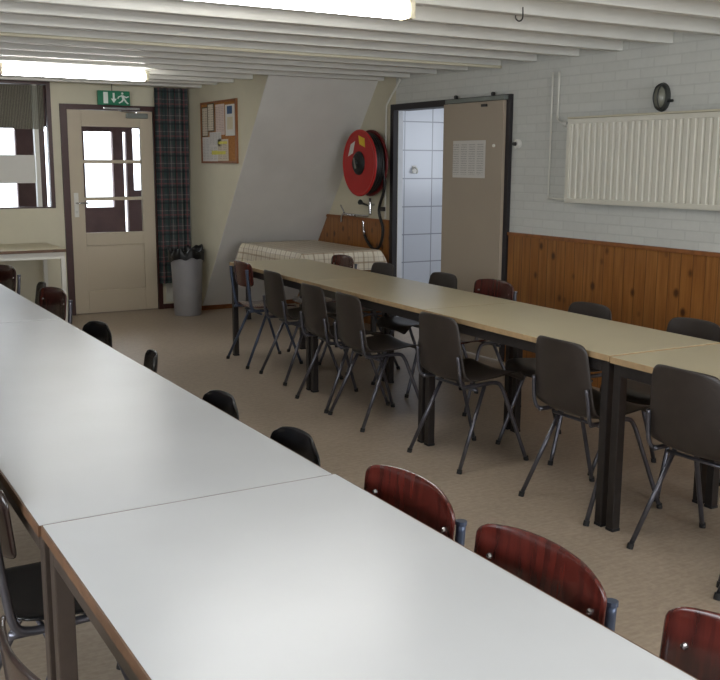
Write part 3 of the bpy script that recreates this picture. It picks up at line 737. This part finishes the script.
# ------------------------------------------------------------------ chairs (face +X, origin on the floor)
def compass_legs(t, mat, side_bracket=True, seat_z=.425):
    for s in (1, -1):
        yt, yb = s*.165, s*.215
        front = smooth_path([(-.17, yt, seat_z), (-.06, yt, seat_z), (.045, yt, seat_z), (.085, yt*1.02, seat_z-.03), (.12, s*.182, .30), (.222, yb, .012)], 6)
        lg = MB().tube(front, .0105, 10).build('leg', mat, t, smooth=True)
        MB().tube([(.222, yb, .022), (.226, yb+s*.001, 0)], .0135, 10).build('foot_cap', 'rubber', lg)
        lr = MB().tube([(-.03, s*.168, seat_z-.006), (-.216, yb, .012)], .0105, 10).build('leg', mat, t, smooth=True)
        MB().tube([(-.2125, yb, .022), (-.2175, yb+s*.001, 0)], .0135, 10).build('foot_cap', 'rubber', lr)
    MB().tube([(-.08, -.172, .40), (-.08, .172, .40)], .008, 8).build('crossbar', mat, t, smooth=True)

SP = [(.222, .425), (.205, .446), (.16, .456), (.09, .452), (.0, .443), (-.08, .438), (-.14, .440), (-.178, .456), (-.198, .49), (-.208, .54), (-.215, .60), (-.222, .66), (-.229, .72), (-.237, .783)]
def shell_chair(name, mat, legmat, round_top=False):
    t = empty(name, (0, 0, 0))
    sp = SP if not round_top else SP[:-1]+[(-.234, .768)]
    prof = smooth_path([(a, 0, b) for a, b in sp], 3); n = len(prof)
    def width(v):
        # half-width along the profile 0 front lip .. 1 top of the back
        w = [(.0, .17), (.03, .19), (.1, .205), (.3, .212), (.45, .205), (.55, .20), (.7, .188), (.85, .176), (.93, .168), (.98, .160), (1, .142)]
        if round_top: w = w[:-4]+[(.84, .172), (.92, .16), (.965, .138), (1, .10)]
        for (a, b), (c, d) in zip(w, w[1:]):
            if v <= c: return b+(d-b)*(v-a)/(c-a)
        return w[-1][1]
    m = MB(); nu = 13
    def fn(u, v):
        f = v*(n-1); i = min(int(f), n-2); tt = f-i; p = prof[i].lerp(prof[i+1], tt); q = prof[i+1]-prof[i]
        k = 2*u-1; y = k*width(v)
        up = Vector((q.z, 0, -q.x)).normalized()
        if up.x < 0 and up.z < 0: up = -up
        nrm = Vector((0, 0, 1)) if v < .42 else (Vector((1, 0, 0)) if v > .62 else Vector((v-.42, 0, .62-v)).normalized())
        dish = (.022 if v < .5 else .028)*(abs(k)**2.2)*min(1, v*8)
        lipdrop = -.012*abs(k)**3 if v < .08 else 0
        top = -.010*abs(k)**4 if v > .97 else 0
        return Vector((p.x, y, p.z+lipdrop+top))+nrm*dish
    m.grid(nu, n, fn)
    m.build('shell', mat, t, smooth=True, mods=(('solid', .008, 0), ('sub', 1)))
    compass_legs(t, legmat)
    for s in (1, -1):   # steel brackets that run up the sides of the shell
        MB().tube(smooth_path([(-.13, s*.165, .423), (-.175, s*.172, .434), (-.192, s*.176, .472), (-.199, s*.175, .53), (-.206, s*.170, .585)], 5), .009, 8).build('side_bracket', legmat, t, smooth=True)
    return t
def wood_chair(name, mat, legmat, seatmat):
    t = empty(name, (0, 0, 0))
    # seat
    def seat(u, v):
        k = 2*u-1; x = -.155+.375*v; w = .20-.03*(1-v)-.05*max(0, (v-.9)/.1)**2-.03*max(0, (.08-v)/.08)
        z = .447+.010*abs(k)**2-.02*max(0, (v-.85)/.15)**2-.006*math.sin(PI*v)
        return (x, k*w, z)
    MB().grid(11, 16, seat).build('seat', seatmat, t, smooth=True, mods=(('solid', .011, 0), ('sub', 1)))
    def back(u, v):
        k = 2*u-1; e = 1-abs(2*v-1)
        w = .195*(1-.16*max(0, (abs(2*v-1)-.7)/.3)**2.5)
        zt = .60+v*.195-(.012*abs(k)**3 if v > .5 else -.012*abs(k)**3)*(abs(2*v-1))
        return (-.178-.018*v+.035*abs(k)**2, k*w, zt)
    b = MB().grid(13, 10, back).build('backrest', mat, t, smooth=True, mods=(('solid', .011, 0), ('sub', 1)))
    for s in (1, -1):
        MB().lathe([(0, .006), (.005, .005), (.007, 0), (.007, -.004)], (-.161, s*.15, .715), 'X', 10).build('rivet', 'chrome', b)
    compass_legs(t, legmat)
    for s in (1, -1):
        up = MB().tube(smooth_path([(-.06, s*.165, .425), (-.125, s*.167, .428), (-.158, s*.17, .455), (-.174, s*.171, .55), (-.186, s*.172, .65), (-.192, s*.172, .732)], 5), .0115, 10).build('upright', legmat, t, smooth=True)
        MB().tube([(-.192, s*.172, .730), (-.1924, s*.172, .739)], .0135, 10).build('end_cap', legmat, up)
    return t
PS = shell_chair('dining_chair', 'shell_brown', 'leg_tube')
PB = shell_chair('dining_chair', 'shell_black', 'leg_tube', True)
PW = wood_chair('dining_chair', 'ply_red', 'leg_blue', 'ply_red')
PD = wood_chair('dining_chair', 'ply_dark', 'leg_tube', 'ply_dark')
used = set()
def chair(proto, x, y, ang, label, group):
    o = proto if proto.name not in used else copy_tree(proto)
    used.add(proto.name)
    o.location = (x, y, 0); o.rotation_euler = (0, 0, math.radians(ang))
    return tag(o, label, 'chair', group)
PK = wood_chair('dining_chair', 'ply_black', 'leg_tube', 'shell_black')
G1 = 'chairs on the aisle side of the right-hand tables'
chair(PW, 3.10, 6.80, -3, 'chair with dark red wooden backrest at the far end of the right-hand tables, aisle side', G1)
chair(PS, 3.10, 6.17, -2, 'dark brown shell chair directly next to the red-backed chair of the right-hand tables', G1)
chair(PS, 2.99, 5.36, -2, 'aisle-side dark brown shell chair, second shell away from the far red-backed chair', G1)
chair(PS, 2.975, 4.88, -3, 'aisle-side dark brown shell chair, third shell away from the far red-backed chair', G1)
chair(PS, 2.99, 4.00, 2, 'aisle-side dark brown shell chair, fourth shell away from the far red-backed chair', G1)
chair(PS, 3.055, 3.15, 0, 'dark brown shell chair just behind the double table leg, aisle side', G1)
chair(PS, 3.04, 2.45, 2, 'dark brown shell chair whose back touches the right edge of the photo', G1)
chair(PS, 2.96, 1.95, 0, 'aisle-side chair at the right edge, only its leg tips in view', G1)
G2 = 'chairs on the wall side of the right-hand tables'
chair(PD, 3.655, 6.83, 178, 'dark red wooden chair with its backrest in front of the checked tablecloth', G2)
chair(PS, 3.64, 6.25, 180, 'wall-side shell chair with its top before the left doorway frame', G2)
chair(PS, 3.65, 5.47, 180, 'wall-side shell chair with its top before the beige sliding door', G2)
chair(PD, 3.69, 4.90, 182, 'dark red wooden chair by the right edge of the beige sliding door', G2)
chair(PS, 3.50, 3.88, 180, 'wall-side shell chair with its top before the middle of the pine panelling', G2)
chair(PS, 3.56, 3.22, 180, 'wall-side shell chair before the pine panelling at the right edge', G2)
G3 = 'chairs on the aisle side of the left-hand tables'
chair(PW, 1.05, 1.847, 180, 'red wooden chair nearest the black chairs, beside the foreground table', G3)
chair(PW, 1.05, 1.382, 180, 'middle of the three red wooden chairs beside the foreground table', G3)
chair(PW, 1.10, .905, 180, 'red wooden chair cut off at the bottom right corner of the photo', G3)
chair(PB, .993, 2.42, 180, 'black chair closest to the red wooden chairs, beside the long middle table', G3)
chair(PB, .985, 2.96, 180, 'second black chair from the red wooden chairs, beside the long middle table', G3)
chair(PB, 1.015, 3.82, 168, 'black chair seen nearly edge-on halfway along the long middle table', G3)
chair(PB, 1.03, 4.58, 190, 'black chair at the far corner of the long middle table, before the door', G3)
chair(PD, 1.14, 5.78, 190, 'dark wooden chair beside the far left-hand table, before the brown door frame', G3)
chair(PB, 1.14, 6.36, 176, 'black chair seen edge-on just left of the dark wooden chair by the door frame', G3)
chair(PD, 1.13, 7.22, 197, 'dark wooden chair at the left edge of the photo beside the far table', G3)
chair(PB, 1.10, 7.95, 190, 'farthest black chair at the left edge, just beyond a dark wooden chair', G3)
G4 = 'chairs on the window side of the left-hand tables'
chair(PK, .532, 2.42, 0, 'chair with glossy black seat under the table edge at the lower left', G4)
chair(PK, .43, 1.46, 5, 'chair with brown wooden back in the bottom left corner of the photo', G4)

# ------------------------------------------------------------------ daylight and added fill lights
w = bpy.data.worlds.new('World'); bpy.context.scene.world = w; w.use_nodes = True
bg = w.node_tree.nodes['Background']; bg.inputs[0].default_value = (.86, .93, 1, 1); bg.inputs[1].default_value = 2.6
def area(name, loc, rot, sx, sy, power, col):
    l = bpy.data.lights.new(name, 'AREA'); l.shape = 'RECTANGLE'; l.size = sx; l.size_y = sy; l.energy = power; l.color = col
    o = bpy.data.objects.new(name, l); C.objects.link(o); o.location = loc; o.rotation_euler = rot; return o
area('daylight_left_window', (XL-.2, .7, 1.55), (0, -PI/2, 0), 1.2, 3.7, 80, (.90, .95, 1))
area('fill_light_near', (2.75, YN-.2, 1.55), (PI/2, 0, 0), 3.0, 1.2, 95, (.93, .96, 1))  # added fill through the near opening, for slope and beam fronts
area('fill_light_behind', (1.9, .2, 2.22), (0, 0, 0), 1.2, .12, 20, (1, .98, .94))  # added ambient fill behind the camera, no fixture modelled
area('daylight_tiled_room', (7.0, 6.6, 1.7), (0, PI/2, 0), 1.0, 1.4, 24, (.86, .92, 1))
area('daylight_porch', (2.6, 13.2, 2.6), (-PI/2-.35, 0, 0), 3.5, 1.5, 60, (.92, .96, 1))

# ------------------------------------------------------------------ camera
cam = bpy.data.cameras.new('camera'); co = bpy.data.objects.new('camera', cam); C.objects.link(co)
cam.sensor_fit = 'HORIZONTAL'; cam.sensor_width = 36; cam.lens = 48.666; cam.shift_x = .0005; cam.shift_y = -.00447
rot = Matrix(((0.8642726615806412, 0.08469808147692118, -0.49584171006324534), (-0.5030032013735801, 0.15440090188632632, -0.8503811738888737), (0.00453275327414372, 0.9843711680513698, 0.17604788455683834)))
co.matrix_world = Matrix.Translation((0, 0, 1.527)) @ rot.to_4x4()
cam.clip_start = .05
bpy.context.scene.camera = co
vs = bpy.context.scene.view_settings
vs.view_transform = 'Standard'; vs.look = 'None'; vs.exposure = .35; vs.gamma = 1
